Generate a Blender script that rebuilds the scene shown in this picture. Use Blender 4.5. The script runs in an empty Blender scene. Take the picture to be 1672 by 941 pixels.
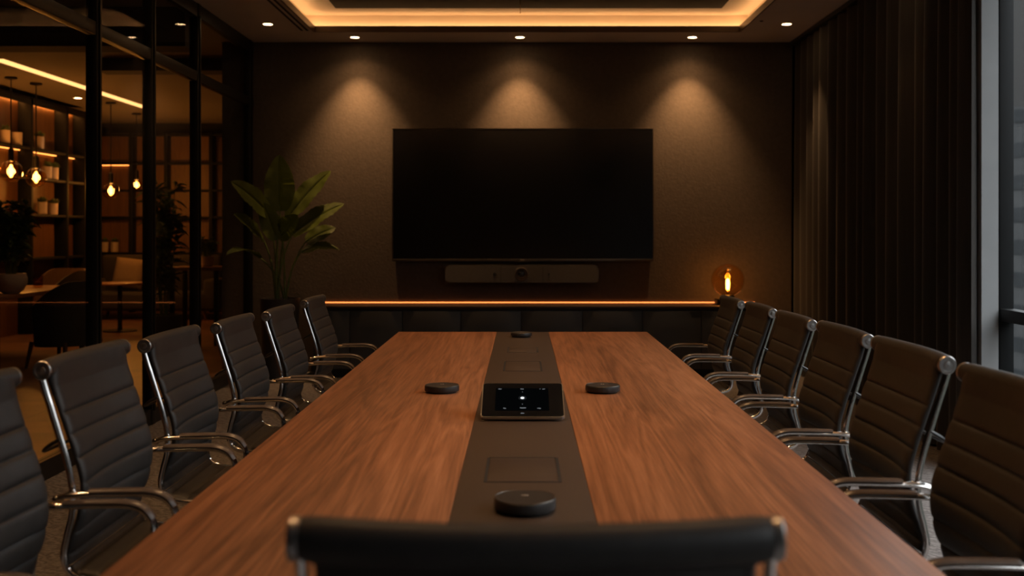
import bpy, bmesh, math, random
from mathutils import Vector, Matrix
PI = math.pi
random.seed(7)
SC = bpy.context.scene
COL = SC.collection
EYE = 1.36           # camera height
F = 1750.0           # focal length in pixels of the 1672-wide frame
VX, VY = 853.5, 377.0

def at(px, py, Y):
    return Vector(((px - VX) * Y / F, Y, EYE - (py - VY) * Y / F))

# ------------------------------------------------------------------ materials
def new_mat(name):
    m = bpy.data.materials.new(name); m.use_nodes = True
    nt = m.node_tree
    for n in list(nt.nodes):
        if n.type not in ('OUTPUT_MATERIAL', 'BSDF_PRINCIPLED'): nt.nodes.remove(n)
    return m, nt, nt.nodes.get('Principled BSDF')

def pbr(name, col, rough=.5, metal=0., spec=.5, var=0., vscale=20., bump=0., bscale=200., stretch=(1, 1, 1), sheen=0., coat=0.):
    m, nt, b = new_mat(name)
    b.inputs['Base Color'].default_value = (*col, 1)
    b.inputs['Roughness'].default_value = rough
    b.inputs['Metallic'].default_value = metal
    b.inputs['Specular IOR Level'].default_value = spec
    b.inputs['Sheen Weight'].default_value = sheen
    b.inputs['Coat Weight'].default_value = coat
    if var or bump:
        tc = nt.nodes.new('ShaderNodeTexCoord'); mp = nt.nodes.new('ShaderNodeMapping')
        mp.inputs['Scale'].default_value = stretch
        nt.links.new(tc.outputs['Object'], mp.inputs['Vector'])
    if var:
        n = nt.nodes.new('ShaderNodeTexNoise'); n.inputs['Scale'].default_value = vscale; n.inputs['Detail'].default_value = 5
        nt.links.new(mp.outputs[0], n.inputs['Vector'])
        r = nt.nodes.new('ShaderNodeValToRGB')
        r.color_ramp.elements[0].position = .3; r.color_ramp.elements[1].position = .7
        r.color_ramp.elements[0].color = (*[c * (1 - var) for c in col], 1)
        r.color_ramp.elements[1].color = (*[min(1, c * (1 + var)) for c in col], 1)
        nt.links.new(n.outputs['Fac'], r.inputs[0]); nt.links.new(r.outputs[0], b.inputs['Base Color'])
    if bump:
        n = nt.nodes.new('ShaderNodeTexNoise'); n.inputs['Scale'].default_value = bscale; n.inputs['Detail'].default_value = 4
        nt.links.new(mp.outputs[0], n.inputs['Vector'])
        bp = nt.nodes.new('ShaderNodeBump'); bp.inputs['Strength'].default_value = bump; bp.inputs['Distance'].default_value = .004
        nt.links.new(n.outputs['Fac'], bp.inputs['Height']); nt.links.new(bp.outputs[0], b.inputs['Normal'])
    return m

def emit(name, col, strength):
    m, nt, b = new_mat(name)
    nt.nodes.remove(b)
    e = nt.nodes.new('ShaderNodeEmission'); e.inputs[0].default_value = (*col, 1); e.inputs[1].default_value = strength
    nt.links.new(e.outputs[0], nt.nodes['Material Output'].inputs[0])
    return m

def glass(name, tint, ior=1.45, gain=1.):
    m, nt, b = new_mat(name); nt.nodes.remove(b)
    t = nt.nodes.new('ShaderNodeBsdfTransparent'); t.inputs[0].default_value = (*tint, 1)
    g = nt.nodes.new('ShaderNodeBsdfGlossy'); g.inputs['Roughness'].default_value = 0.0
    lw = nt.nodes.new('ShaderNodeLayerWeight'); lw.inputs[0].default_value = .5
    pw = nt.nodes.new('ShaderNodeMath'); pw.operation = 'POWER'; pw.inputs[1].default_value = 5.
    nt.links.new(lw.outputs['Facing'], pw.inputs[0])
    f = nt.nodes.new('ShaderNodeMath'); f.operation = 'MULTIPLY_ADD'; r0 = ((ior - 1) / (ior + 1)) ** 2
    f.inputs[1].default_value = (1 - r0) * gain; f.inputs[2].default_value = r0 * gain
    nt.links.new(pw.outputs[0], f.inputs[0])
    x = nt.nodes.new('ShaderNodeMixShader')
    nt.links.new(f.outputs[0], x.inputs[0]); nt.links.new(t.outputs[0], x.inputs[1]); nt.links.new(g.outputs[0], x.inputs[2])
    nt.links.new(x.outputs[0], nt.nodes['Material Output'].inputs[0])
    return m

def wood(name, dark, mid, light, rough=.42, scale=1., along='Y', bump=.08):
    m, nt, b = new_mat(name)
    N, L = nt.nodes.new, nt.links.new
    tc = N('ShaderNodeTexCoord'); mp = N('ShaderNodeMapping')
    s = (1, 1, 1)
    mp.inputs['Scale'].default_value = {'Y': (9 * scale, .42 * scale, 9 * scale), 'X': (.42 * scale, 9 * scale, 9 * scale), 'Z': (9 * scale, 9 * scale, .42 * scale)}[along]
    L(tc.outputs['Object'], mp.inputs[0])
    n1 = N('ShaderNodeTexNoise'); n1.inputs['Scale'].default_value = 1.0; n1.inputs['Detail'].default_value = 3; n1.inputs['Distortion'].default_value = .6
    L(mp.outputs[0], n1.inputs['Vector'])
    mul = N('ShaderNodeMath'); mul.operation = 'MULTIPLY'; mul.inputs[1].default_value = 9.
    L(n1.outputs['Fac'], mul.inputs[0])
    fr = N('ShaderNodeMath'); fr.operation = 'PINGPONG'; fr.inputs[1].default_value = .5
    L(mul.outputs[0], fr.inputs[0])
    n2 = N('ShaderNodeTexNoise'); n2.inputs['Scale'].default_value = 1.; n2.inputs['Detail'].default_value = 6; n2.inputs['Roughness'].default_value = .7
    mp2 = N('ShaderNodeMapping')
    mp2.inputs['Scale'].default_value = {'Y': (110 * scale, 2.6 * scale, 110 * scale), 'X': (2.6 * scale, 110 * scale, 110 * scale), 'Z': (110 * scale, 110 * scale, 2.6 * scale)}[along]
    L(tc.outputs['Object'], mp2.inputs[0]); L(mp2.outputs[0], n2.inputs['Vector'])
    n3 = N('ShaderNodeTexNoise'); n3.inputs['Scale'].default_value = .45; n3.inputs['Detail'].default_value = 2
    L(mp.outputs[0], n3.inputs['Vector'])
    a = N('ShaderNodeMath'); a.operation = 'MULTIPLY_ADD'; a.inputs[1].default_value = .34
    L(fr.outputs[0], a.inputs[0])
    a2 = N('ShaderNodeMath'); a2.operation = 'MULTIPLY'; a2.inputs[1].default_value = .75
    L(n2.outputs['Fac'], a2.inputs[0]); L(a2.outputs[0], a.inputs[2])
    a3 = N('ShaderNodeMath'); a3.operation = 'MULTIPLY_ADD'; a3.inputs[1].default_value = .45
    L(n3.outputs['Fac'], a3.inputs[0]); L(a.outputs[0], a3.inputs[2])
    r = N('ShaderNodeValToRGB'); e = r.color_ramp.elements
    e[0].position = .48; e[0].color = (*dark, 1); e[1].position = .98; e[1].color = (*light, 1)
    k = e.new(.72); k.color = (*mid, 1)
    L(a3.outputs[0], r.inputs[0]); L(r.outputs[0], b.inputs['Base Color'])
    b.inputs['Roughness'].default_value = rough
    bp = N('ShaderNodeBump'); bp.inputs['Strength'].default_value = bump; bp.inputs['Distance'].default_value = .002
    L(a3.outputs[0], bp.inputs['Height']); L(bp.outputs[0], b.inputs['Normal'])
    return m

def carpet_mat():
    m, nt, b = new_mat('carpet'); N, L = nt.nodes.new, nt.links.new
    tc = N('ShaderNodeTexCoord')
    w = N('ShaderNodeTexWave'); w.inputs['Scale'].default_value = 9; w.inputs['Distortion'].default_value = 14.; w.inputs['Detail'].default_value = 4; w.bands_direction = 'DIAGONAL'
    L(tc.outputs['Object'], w.inputs['Vector'])
    n = N('ShaderNodeTexNoise'); n.inputs['Scale'].default_value = 55; n.inputs['Detail'].default_value = 6
    L(tc.outputs['Object'], n.inputs['Vector'])
    a = N('ShaderNodeMath'); a.operation = 'MULTIPLY_ADD'; a.inputs[1].default_value = .28
    L(w.outputs['Fac'], a.inputs[0]); L(n.outputs['Fac'], a.inputs[2])
    r = N('ShaderNodeValToRGB'); r.color_ramp.elements[0].position = .35; r.color_ramp.elements[1].position = 1.
    r.color_ramp.elements[0].color = (.075, .065, .06, 1); r.color_ramp.elements[1].color = (.22, .2, .19, 1)
    L(a.outputs[0], r.inputs[0]); L(r.outputs[0], b.inputs['Base Color'])
    b.inputs['Roughness'].default_value = .95
    bp = N('ShaderNodeBump'); bp.inputs['Strength'].default_value = .5; bp.inputs['Distance'].default_value = .006
    L(a.outputs[0], bp.inputs['Height']); L(bp.outputs[0], b.inputs['Normal'])
    return m

def tile_mat():
    m, nt, b = new_mat('stone_plank_floor'); N, L = nt.nodes.new, nt.links.new
    tc = N('ShaderNodeTexCoord')
    br = N('ShaderNodeTexBrick'); br.inputs['Scale'].default_value = 1.; br.inputs['Brick Width'].default_value = .9; br.inputs['Row Height'].default_value = .45
    br.inputs['Mortar Size'].default_value = .004
    br.inputs['Color1'].default_value = (.30, .14, .068, 1); br.inputs['Color2'].default_value = (.20, .092, .044, 1); br.inputs['Mortar'].default_value = (.04, .03, .02, 1)
    L(tc.outputs['Object'], br.inputs['Vector'])
    n = N('ShaderNodeTexNoise'); n.inputs['Scale'].default_value = 3; n.inputs['Detail'].default_value = 7
    L(tc.outputs['Object'], n.inputs['Vector'])
    mx = N('ShaderNodeMix'); mx.data_type = 'RGBA'; mx.blend_type = 'MULTIPLY'; mx.inputs[0].default_value = .8
    L(br.outputs['Color'], mx.inputs[6]); L(n.outputs['Fac'], mx.inputs[7]); L(mx.outputs[2], b.inputs['Base Color'])
    b.inputs['Roughness'].default_value = .4
    return m

WARM = (1., .50, .17)
M = dict(
    leather=pbr('black_leather', (.031, .028, .0265), .48, spec=.42, var=.12, vscale=40, bump=.12, bscale=380),
    chrome=pbr('polished_chrome', (.80, .76, .73), .13, metal=1., var=.02, vscale=6),
    brushed=pbr('brushed_chrome', (.42, .40, .385), .34, metal=1., var=.03, vscale=6),
    black=pbr('black_plastic', (.016, .0155, .015), .42, var=.1, vscale=30),
    pad=pbr('arm_pad_plastic', (.085, .062, .048), .26, var=.1, vscale=30),
    frame=pbr('black_powder_metal', (.008, .0076, .007), .42, spec=.34, var=.1, vscale=10),
    wframe=pbr('matt_black_aluminium', (.0055, .006, .0065), .6, spec=.22, var=.1, vscale=10),
    walnut=wood('walnut_veneer', (.125, .048, .019), (.27, .108, .044), (.42, .185, .085), .40),
    strip=pbr('dark_bronze_laminate', (.052, .034, .024), .40, var=.06, vscale=8, stretch=(30, 1, 30)),
    recess=pbr('dark_recess', (.006, .005, .005), .7, var=.1),
    plaster=pbr('dark_plaster', (.108, .086, .070), .82, spec=.25, var=.09, vscale=26, bump=.6, bscale=60),
    darkwall=pbr('dark_wall_paint', (.055, .048, .043), .8, var=.08, vscale=5),
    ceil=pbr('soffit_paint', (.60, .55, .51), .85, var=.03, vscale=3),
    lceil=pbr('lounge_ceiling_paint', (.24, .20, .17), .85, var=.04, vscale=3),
    cream=pbr('cove_paint', (.70, .60, .50), .8, var=.02, vscale=3),
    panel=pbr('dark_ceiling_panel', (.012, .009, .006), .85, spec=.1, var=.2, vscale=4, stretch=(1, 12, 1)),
    carpet=carpet_mat(), tile=tile_mat(),
    led=emit('led_warm', (1., .53, .21), 9.5), ledc=emit('led_shelf', (1., .30, .055), 5.), ledt=emit('led_shelf_top', (1., .37, .075), 30.),
    ledb=emit('led_cabinet', (1., .25, .055), 2.8), ledl=emit('led_lounge', (1., .46, .15), 2.4),
    lens=emit('downlight_lens', (1., .62, .30), 30.), fil=emit('glowing_filament', (1., .50, .14), 45.),
    pane=glass('clear_glass', (.95, .945, .93), 1.45, .18), amber=glass('amber_glass', (.96, .78, .46), 1.5, 2.2),
    bulb=glass('bulb_glass', (.94, .74, .42), 1.5, 1.8),
    screen=pbr('black_screen', (.004, .004, .0045), .18, spec=.45, var=.05), bezel=pbr('dark_bezel', (.13, .11, .09), .32, metal=.8, var=.05),
    cab=pbr('anthracite_lacquer', (.045, .046, .046), .5, var=.06, vscale=4),
    oak=wood('cabinet_wood_top', (.022, .010, .004), (.040, .018, .008), (.06, .028, .013), .45, along='X'),
    bar=pbr('soundbar_mesh', (.085, .075, .066), .6, var=.1, vscale=90, bump=.4, bscale=900),
    curtain=pbr('charcoal_curtain', (.040, .035, .031), .9, spec=.2, var=.12, vscale=60, bump=.2, bscale=500, sheen=.15, stretch=(1, 1, .05)),
    leaf=pbr('banana_leaf', (.088, .118, .012), .48, spec=.5, var=.3, vscale=14), stem=pbr('leaf_stem', (.10, .15, .03), .45, var=.2, vscale=20),
    bush=pbr('bush_leaf', (.10, .15, .03), .5, var=.35, vscale=10),
    soil=pbr('soil', (.03, .02, .014), .95, var=.4, vscale=60, bump=.8, bscale=90),
    pot=pbr('dark_ceramic_pot', (.045, .042, .04), .42, var=.15, vscale=12), white=pbr('white_ceramic', (.62, .50, .42), .4, var=.05, vscale=9),
    nib=pbr('grey_wall_paint', (.25, .255, .26), .8, var=.05, vscale=6),
    shelfwood=wood('walnut_shelf_board', (.10, .045, .016), (.18, .085, .032), (.26, .125, .05), .5, along='Z'),
    tabwood=wood('lounge_table_wood', (.16, .07, .028), (.30, .14, .06), (.42, .21, .09), .42, along='Y'),
    fabric=pbr('dark_upholstery', (.040, .033, .028), .9, var=.15, vscale=60, bump=.3, bscale=400),
    brownfab=pbr('brown_upholstery', (.13, .075, .045), .85, var=.15, vscale=60, bump=.3, bscale=400),
    cushion=pbr('beige_cushion', (.30, .21, .13), .9, var=.12, vscale=60, bump=.3, bscale=300),
    legw=pbr('dark_wood_leg', (.09, .04, .02), .5, var=.2, vscale=20),
    brass=pbr('aged_brass', (.30, .17, .07), .35, metal=1., var=.1, vscale=20),
    mark=emit('ui_white', (.85, .92, 1.), .33), marko=emit('ui_dot', (.95, .97, 1.), 1.3), ring=emit('ui_ring', (.6, .65, .7), .05),
    uibg=emit('ui_backlight', (.6, .68, .75), .002),
    logo=pbr('pale_print', (.45, .38, .32), .4, var=.05), lens2=pbr('camera_glass', (.006, .006, .007), .08, spec=.8, var=.02),
    tower=pbr('grey_facade', (.040, .041, .042), .8, spec=.1, var=.15, vscale=.4), city=pbr('city_facade', (.026, .022, .018), .9, spec=.1, var=.3, vscale=.3),
    ground=pbr('city_ground', (.014, .015, .012), .95, spec=.05, var=.5, vscale=.05),
    candle=glass('votive_glass', (.8, .6, .35), 1.45),
)

def translucent(m, col, fac):
    nt = m.node_tree; b = nt.nodes['Principled BSDF']
    t = nt.nodes.new('ShaderNodeBsdfTranslucent'); t.inputs[0].default_value = (*col, 1)
    x = nt.nodes.new('ShaderNodeMixShader'); x.inputs[0].default_value = fac
    nt.links.new(b.outputs[0], x.inputs[1]); nt.links.new(t.outputs[0], x.inputs[2]); nt.links.new(x.outputs[0], nt.nodes['Material Output'].inputs[0])
translucent(M['leaf'], (.22, .26, .02), .4); translucent(M['bush'], (.10, .13, .02), .3)

# ------------------------------------------------------------------ mesh tools
def box(bm, c, s, bev=0., seg=2, rot=None):
    r = bmesh.ops.create_cube(bm, size=1.)
    vs = r['verts']
    for v in vs: v.co = Vector((v.co.x * s[0], v.co.y * s[1], v.co.z * s[2]))
    es = set(e for v in vs for e in v.link_edges)
    if bev:
        g = bmesh.ops.bevel(bm, geom=list(es), offset=bev, segments=seg, affect='EDGES', profile=.5)
        vs = list(set(list(g['verts']) + [v for v in vs if v.is_valid]))
        # collect the whole island
        seen = set(vs); st = list(vs)
        while st:
            v = st.pop()
            for e in v.link_edges:
                o = e.other_vert(v)
                if o not in seen: seen.add(o); st.append(o)
        vs = list(seen)
    mat = Matrix.Translation(Vector(c)) @ (rot.to_4x4() if rot else Matrix.Identity(4))
    for v in vs: v.co = mat @ v.co
    return vs

def span(bm, x0, x1, y0, y1, z0, z1, bev=0.):
    return box(bm, ((x0 + x1) / 2, (y0 + y1) / 2, (z0 + z1) / 2), (abs(x1 - x0), abs(y1 - y0), abs(z1 - z0)), bev)

def lathe(bm, prof, c=(0, 0, 0), n=32, rot=None, cap=True):
    mat = Matrix.Translation(Vector(c)) @ (rot.to_4x4() if rot else Matrix.Identity(4))
    rings = []
    for (r, z) in prof:
        rings.append([bm.verts.new(mat @ Vector((r * math.cos(2 * PI * i / n), r * math.sin(2 * PI * i / n), z))) for i in range(n)])
    for a, b in zip(rings, rings[1:]):
        for i in range(n):
            bm.faces.new((a[i], a[(i + 1) % n], b[(i + 1) % n], b[i]))
    if cap:
        bm.faces.new(list(reversed(rings[0]))); bm.faces.new(rings[-1])

def tube(bm, pts, r, n=10, rx=None, up=Vector((0, 0, 1)), radii=None, cap=True):
    """sweep an ellipse (r in the frame normal, rx sideways) along pts"""
    pts = [Vector(p) for p in pts]
    rx = rx or r
    rings = []
    prev = None
    for i, p in enumerate(pts):
        t = (pts[min(i + 1, len(pts) - 1)] - pts[max(i - 1, 0)]).normalized()
        if prev is None:
            s = t.cross(up)
            if s.length < 1e-4: s = t.cross(Vector((1, 0, 0)))
        else:
            s = prev - t * prev.dot(t)
        s.normalize(); prev = s
        u = s.cross(t).normalized()
        k = radii[i] if radii else 1.
        rings.append([bm.verts.new(p + s * (rx * k * math.cos(2 * PI * j / n)) + u * (r * k * math.sin(2 * PI * j / n))) for j in range(n)])
    for a, b in zip(rings, rings[1:]):
        for j in range(n):
            bm.faces.new((a[j], a[(j + 1) % n], b[(j + 1) % n], b[j]))
    if cap:
        bm.faces.new(list(reversed(rings[0]))); bm.faces.new(rings[-1])

def catmull(P, k=8):
    P = [Vector(p) for p in P]
    out = []
    for i in range(len(P) - 1):
        p0 = P[max(i - 1, 0)]; p1 = P[i]; p2 = P[i + 1]; p3 = P[min(i + 2, len(P) - 1)]
        for j in range(k):
            t = j / k
            out.append(.5 * ((2 * p1) + (p2 - p0) * t + (2 * p0 - 5 * p1 + 4 * p2 - p3) * t * t + (3 * p1 - p0 - 3 * p2 + p3) * t ** 3))
    out.append(P[-1])
    return out

def grid_solid(bm, front, back):
    """two equal vertex grids (rows x cols of Vector) closed round the border"""
    f = [[bm.verts.new(p) for p in r] for r in front]
    b = [[bm.verts.new(p) for p in r] for r in back]
    R, C = len(f), len(f[0])
    for i in range(R - 1):
        for j in range(C - 1):
            bm.faces.new((f[i][j], f[i][j + 1], f[i + 1][j + 1], f[i + 1][j]))
            bm.faces.new((b[i][j], b[i + 1][j], b[i + 1][j + 1], b[i][j + 1]))
    for i in range(R - 1):
        bm.faces.new((f[i][0], f[i + 1][0], b[i + 1][0], b[i][0]))
        bm.faces.new((f[i][-1], b[i][-1], b[i + 1][-1], f[i + 1][-1]))
    for j in range(C - 1):
        bm.faces.new((f[0][j], b[0][j], b[0][j + 1], f[0][j + 1]))
        bm.faces.new((f[-1][j], f[-1][j + 1], b[-1][j + 1], b[-1][j]))

def obj(name, bm, mat, parent=None, smooth=35, loc=None):
    bmesh.ops.recalc_face_normals(bm, faces=bm.faces[:])
    me = bpy.data.meshes.new(name)
    for f in bm.faces: f.smooth = True
    bm.to_mesh(me); bm.free()
    me.materials.append(mat)
    me.set_sharp_from_angle(angle=math.radians(smooth))
    o = bpy.data.objects.new(name, me); COL.objects.link(o)
    if parent: o.parent = parent
    if loc: o.location = loc
    return o

def mesh(fn, *a, **k):
    bm = bmesh.new(); fn(bm, *a, **k); return bm

def tag(o, label, cat, group=None):
    o['label'] = label; o['category'] = cat
    if group: o['group'] = group
    return o

def thing(name, label, cat, loc=(0, 0, 0), rz=0, group=None):
    o = bpy.data.objects.new(name, None); COL.objects.link(o)
    o.empty_display_size = .1
    o.location = loc; o.rotation_euler = (0, 0, rz)
    return tag(o, label, cat, group)

def struct(name, bm=None, mat=None, parent=None):
    if bm is None:
        o = bpy.data.objects.new(name, None); COL.objects.link(o)
    else:
        o = obj(name, bm, mat, parent)
    if parent is None: o['kind'] = 'structure'
    return o

def dup(root, loc, rz, label, group=None, scale=None, name=None):
    def cp(o, parent):
        c = o.copy(); COL.objects.link(c)
        if parent: c.parent = parent
        for ch in list(o.children): cp(ch, c)
        return c
    r = cp(root, None)
    r.location = loc; r.rotation_euler = (0, 0, rz)
    if scale: r.scale = scale
    r['label'] = label
    if group: r['group'] = group
    return r

# ------------------------------------------------------------------ setting
H = 3.18; YB = 10.34; XL = -2.62; XR = 2.70; YF = -1.6
b = bmesh.new(); span(b, XL - .03, XR + .1, YF, YB + .1, -.1, 0); struct('floor', b, M['carpet'])
b = bmesh.new(); span(b, -8.2, XL - .03, YF, 18.2, -.1, 0); span(b, XL - .03, -1.5, YB + .1, 18.2, -.1, 0); struct('floor_lounge', b, M['tile'])
b = bmesh.new(); span(b, -2.90, XR + .2, YB, YB + .14, 0, 3.42); struct('wall_back', b, M['plaster'])
b = bmesh.new(); span(b, -8.2, XR + .2, YF - .12, YF, 0, 3.42); struct('wall_front', b, M['darkwall'])
b = bmesh.new(); span(b, XR, XR + .05, 6.10, YB, 0, H); struct('wall_right', b, M['nib'])
b = bmesh.new(); span(b, 2.56, 2.655, 5.98, 6.10, 0, H); span(b, 2.655, XR + .05, 6.08, 6.10, 0, H); struct('trim_pilaster', b, M['nib'])

# ceiling with a tray, a cove and a dark centre panel
TX0, TX1, TY0, TY1 = -1.90, 1.98, 1.2, 9.79
cl = struct('ceiling')
b = bmesh.new()
span(b, XL - .1, TX0, YF, YB, H, H + .042); span(b, TX1, XR + .2, YF, YB, H, H + .042)
span(b, TX0, TX1, TY1, YB, H, H + .042); span(b, TX0, TX1, YF, TY0, H, H + .042)
obj('soffit', b, M['ceil'], cl)
b = bmesh.new(); g = .10; z0, z1 = H + .042, H + .17
span(b, TX0 - g - .03, TX0 - g, TY0 - g, TY1 + g, z0, z1); span(b, TX1 + g, TX1 + g + .03, TY0 - g, TY1 + g, z0, z1)
span(b, TX0 - g - .03, TX1 + g + .03, TY1 + g, TY1 + g + .03, z0, z1); span(b, TX0 - g - .03, TX1 + g + .03, TY0 - g - .03, TY0 - g, z0, z1)
obj('cove_riser', b, M['cream'], cl)
b = bmesh.new(); span(b, TX0 - g - .2, TX1 + g + .2, TY0 - g - .2, TY1 + g + .2, z1, z1 + .05); obj('cove_top', b, M['cream'], cl)
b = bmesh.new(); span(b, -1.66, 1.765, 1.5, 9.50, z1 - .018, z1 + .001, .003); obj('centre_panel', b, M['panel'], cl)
b = bmesh.new(); w = .022; zl = H + .043
span(b, TX0 - .07, TX0 - .07 + w, TY0 - .06, TY1 + .06, zl, zl + .012); span(b, TX1 + .07 - w, TX1 + .07, TY0 - .06, TY1 + .06, zl, zl + .012)
span(b, TX0 - .04, TX1 + .04, TY1 + .07 - w, TY1 + .07, zl, zl + .012); span(b, TX0 - .04, TX1 + .04, TY0 - .07, TY0 - .07 + w, zl, zl + .012)
obj('led_strip', b, M['led'], cl)
b = bmesh.new()
for (x0, x1, y0, y1) in ((TX0 - .012, TX0 + .002, TY0, TY1), (TX1 - .002, TX1 + .012, TY0, TY1), (TX0, TX1, TY1 - .002, TY1 + .012), (TX0, TX1, TY0 - .012, TY0 + .002)):
    span(b, x0, x1, y0, y1, H - .004, H + .052)
obj('tray_lip', b, M['strip'], cl)  # dark finish puts the shade below the LEDs into the lip's colour
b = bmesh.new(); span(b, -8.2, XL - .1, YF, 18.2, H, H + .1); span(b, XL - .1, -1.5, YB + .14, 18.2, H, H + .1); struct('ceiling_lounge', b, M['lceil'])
b = bmesh.new(); span(b, -8.2, -2.74, 8.7, 9.0, 2.86, H); struct('trim_beam_near', b, M['darkwall'])
b = bmesh.new(); span(b, -4.5, -2.74, 11.3, 11.6, 3.05, H); struct('trim_beam_far', b, M['darkwall'])
b = bmesh.new(); span(b, -8.3, -8.2, YF, 18.3, 0, H + .1); span(b, -7.35, -7.25, YF, 18.2, 0, H); struct('wall_lounge_left', b, M['darkwall'])
b = bmesh.new(); span(b, -8.2, -1.5, 18.2, 18.3, 0, H); struct('wall_lounge_back', b, M['darkwall'])
b = bmesh.new(); span(b, -2.62, -2.5, YB + .14, 18.2, 0, H); struct('wall_lounge_right', b, M['darkwall'])

# glass partition on the left
wl = struct('wall_left')
ys = [-1.55, 0.3, 2.2, 3.9, 5.12, 6.56, 7.53, 8.59, 10.24]
for y in ys:
    b = bmesh.new(); span(b, XL - .04, XL + .03, y - .04, y + .04, 0, H, .004)
    span(b, XL + .03, XL + .04, y - .012, y + .012, .1, H - .1)
    obj('mullion', b, M['frame'], wl)
for nm, z0_, z1_ in (('base_rail', 0, .11), ('transom', 2.555, 2.635), ('head_rail', 3.07, H)):
    b = bmesh.new(); span(b, XL - .035, XL + .025, YF, YB, z0_, z1_, .004); obj(nm, b, M['frame'], wl)
for a_, c_ in zip(ys, ys[1:]):
    for z0_, z1_ in ((.11, 2.555), (2.635, 3.07)):
        b = bmesh.new(); span(b, XL - .008, XL + .002, a_ + .038, c_ - .038, z0_, z1_); obj('glass_pane', b, M['pane'], wl)

# window on the right, beyond the curtain
WX = XR - .045
w1 = struct('window_1')
for y in (6.028, 4.4, 2.8, 1.2, -.4, -1.55):
    b = bmesh.new(); span(b, WX + .005, WX + .085, y - .05, y + .05, 0, H, .003); span(b, WX + .004, WX + .005, y - .03, y + .03, .08, H - .1, .003)
    obj('mullion', b, M['wframe'], w1)
for nm, z0_, z1_ in (('base_rail', 0, .12), ('transom', .856, .925), ('head_rail', 3.06, H)):
    b = bmesh.new(); span(b, WX + .005, WX + .085, YF, 6.07, z0_, z1_, .004); obj(nm, b, M['wframe'], w1)
yw = (5.98, 4.4, 2.8, 1.2, -.4, -1.55)
for a_, c_ in zip(yw, yw[1:]):
    for z0_, z1_ in ((.12, .856), (.925, 3.06)):
        b = bmesh.new(); span(b, WX + .04, WX + .05, c_ + .04, a_ - .0, z0_, z1_); obj('glass_pane', b, M['pane'], w1)

# ------------------------------------------------------------------ curtain
def curtain():
    t = thing('curtain', 'long pleated charcoal curtain hanging from ceiling to carpet along right wall', 'curtain', (0, 0, 0))
    rnd = random.Random(3)
    ys_, ph = [], 0.
    y = 5.985; pts = []
    while y < YB - .03:
        lam = rnd.uniform(.15, .30); amp = rnd.uniform(.03, .05)
        n = 14
        for k in range(n):
            u = k / n
            pts.append((y + lam * u, math.sin(2 * PI * u + .35 * math.sin(2 * PI * u)) * amp, rnd.random()))
        y += lam
    rows = 24
    fr, bk = [], []
    for i in range(rows + 1):
        v = i / rows; z = .015 + (3.135 - .015) * v
        k = 1. - .35 * v ** 3
        rf, rb = [], []
        for (yy, dx, _) in pts:
            q_ = max(0., min(1., (yy - 6.0) / .5)); cx = 2.508 + .074 * q_ * q_ * (3 - 2 * q_) + (yy - 6.0) / 4.3 * .045
            sway = .005 * math.sin(yy * 9 + v * 2.2) * (1 - v)
            rf.append(Vector((cx + dx * k + sway, min(yy, YB - .02), z))); rb.append(Vector((cx + dx * k + sway + .004, min(yy, YB - .02), z)))
        fr.append(rf); bk.append(rb)
    bm = bmesh.new(); grid_solid(bm, fr, bk); obj('fabric', bm, M['curtain'], t, 60)
    bm = bmesh.new(); span(bm, 2.57, 2.63, 6.13, YB - .02, 3.14, 3.178, .003); obj('curtain_track', bm, M['frame'], t)
curtain()

# ------------------------------------------------------------------ ceiling lights
def spot(parent, z, power, size, blend, col=(1., .54, .23), tilt=(0, 0, 0)):
    l = bpy.data.lights.new('spot_beam', 'SPOT'); l.energy = power; l.color = col; l.spot_size = size; l.spot_blend = blend; l.shadow_soft_size = .025
    o = bpy.data.objects.new('spot_beam', l); COL.objects.link(o); o.parent = parent; o.location = (0, 0, z); o.rotation_euler = tilt

def downlight(x, y, label, power, size=math.radians(94), blend=.75, r=.05, z=H, group='recessed downlights', tilt=(0, 0, 0), halo=0):
    t = thing('ceiling_downlight', label, 'ceiling light', (x, y, z), 0, group)
    bm = bmesh.new(); lathe(bm, [(r * .78, 0), (r * .82, -.006), (r * 1.15, -.005), (r * 1.2, 0.0)], n=28, cap=False)
    obj('trim_ring', bm, M['ceil'], t)
    bm = bmesh.new(); lathe(bm, [(r * .80, -.0035), (r * .80, -.001)], n=28); obj('lens', bm, M['lens'], t)
    if power: spot(t, -.012, power, size, blend, tilt=tilt)
    if halo: spot(t, -.013, halo, math.radians(125), 1., tilt=tilt)
    return t
WP = 135.; WT = (math.radians(6), 0, 0); WS = math.radians(74)
downlight(-1.575, 10.06, 'glowing downlight above left end of wall screen, nearest the plant', WP, WS, .9, tilt=WT, halo=14.)
downlight(-.026, 10.06, 'glowing downlight in middle of row above the wall screen', WP, WS, .9, tilt=WT, halo=14.)
downlight(1.593, 10.06, 'glowing downlight above the globe lamp, near the curtain', WP, WS, .9, tilt=WT, halo=14.)
downlight(-2.24, 9.42, 'glowing downlight in soffit beside the glass partition corner', 18., math.radians(62), .9)
downlight(2.32, 9.42, 'glowing downlight in soffit beside the curtain corner', 45., math.radians(60), .7)
for i, yy in enumerate((7.1, 4.8, 2.5, .3)):  # unseen fixtures continuing the soffit rows, added to light the chairs
    downlight(-2.24, yy, 'added unseen downlight %s along the glass partition above the chairs' % ('second from wall', 'third from wall', 'fourth from wall', 'last from wall')[i], 40., math.radians(80), .8)
    downlight(2.32, yy, 'added unseen downlight %s along the curtain side above the chairs' % ('second from wall', 'third from wall', 'fourth from wall', 'last from wall')[i], 6., math.radians(60), .8)

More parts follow.
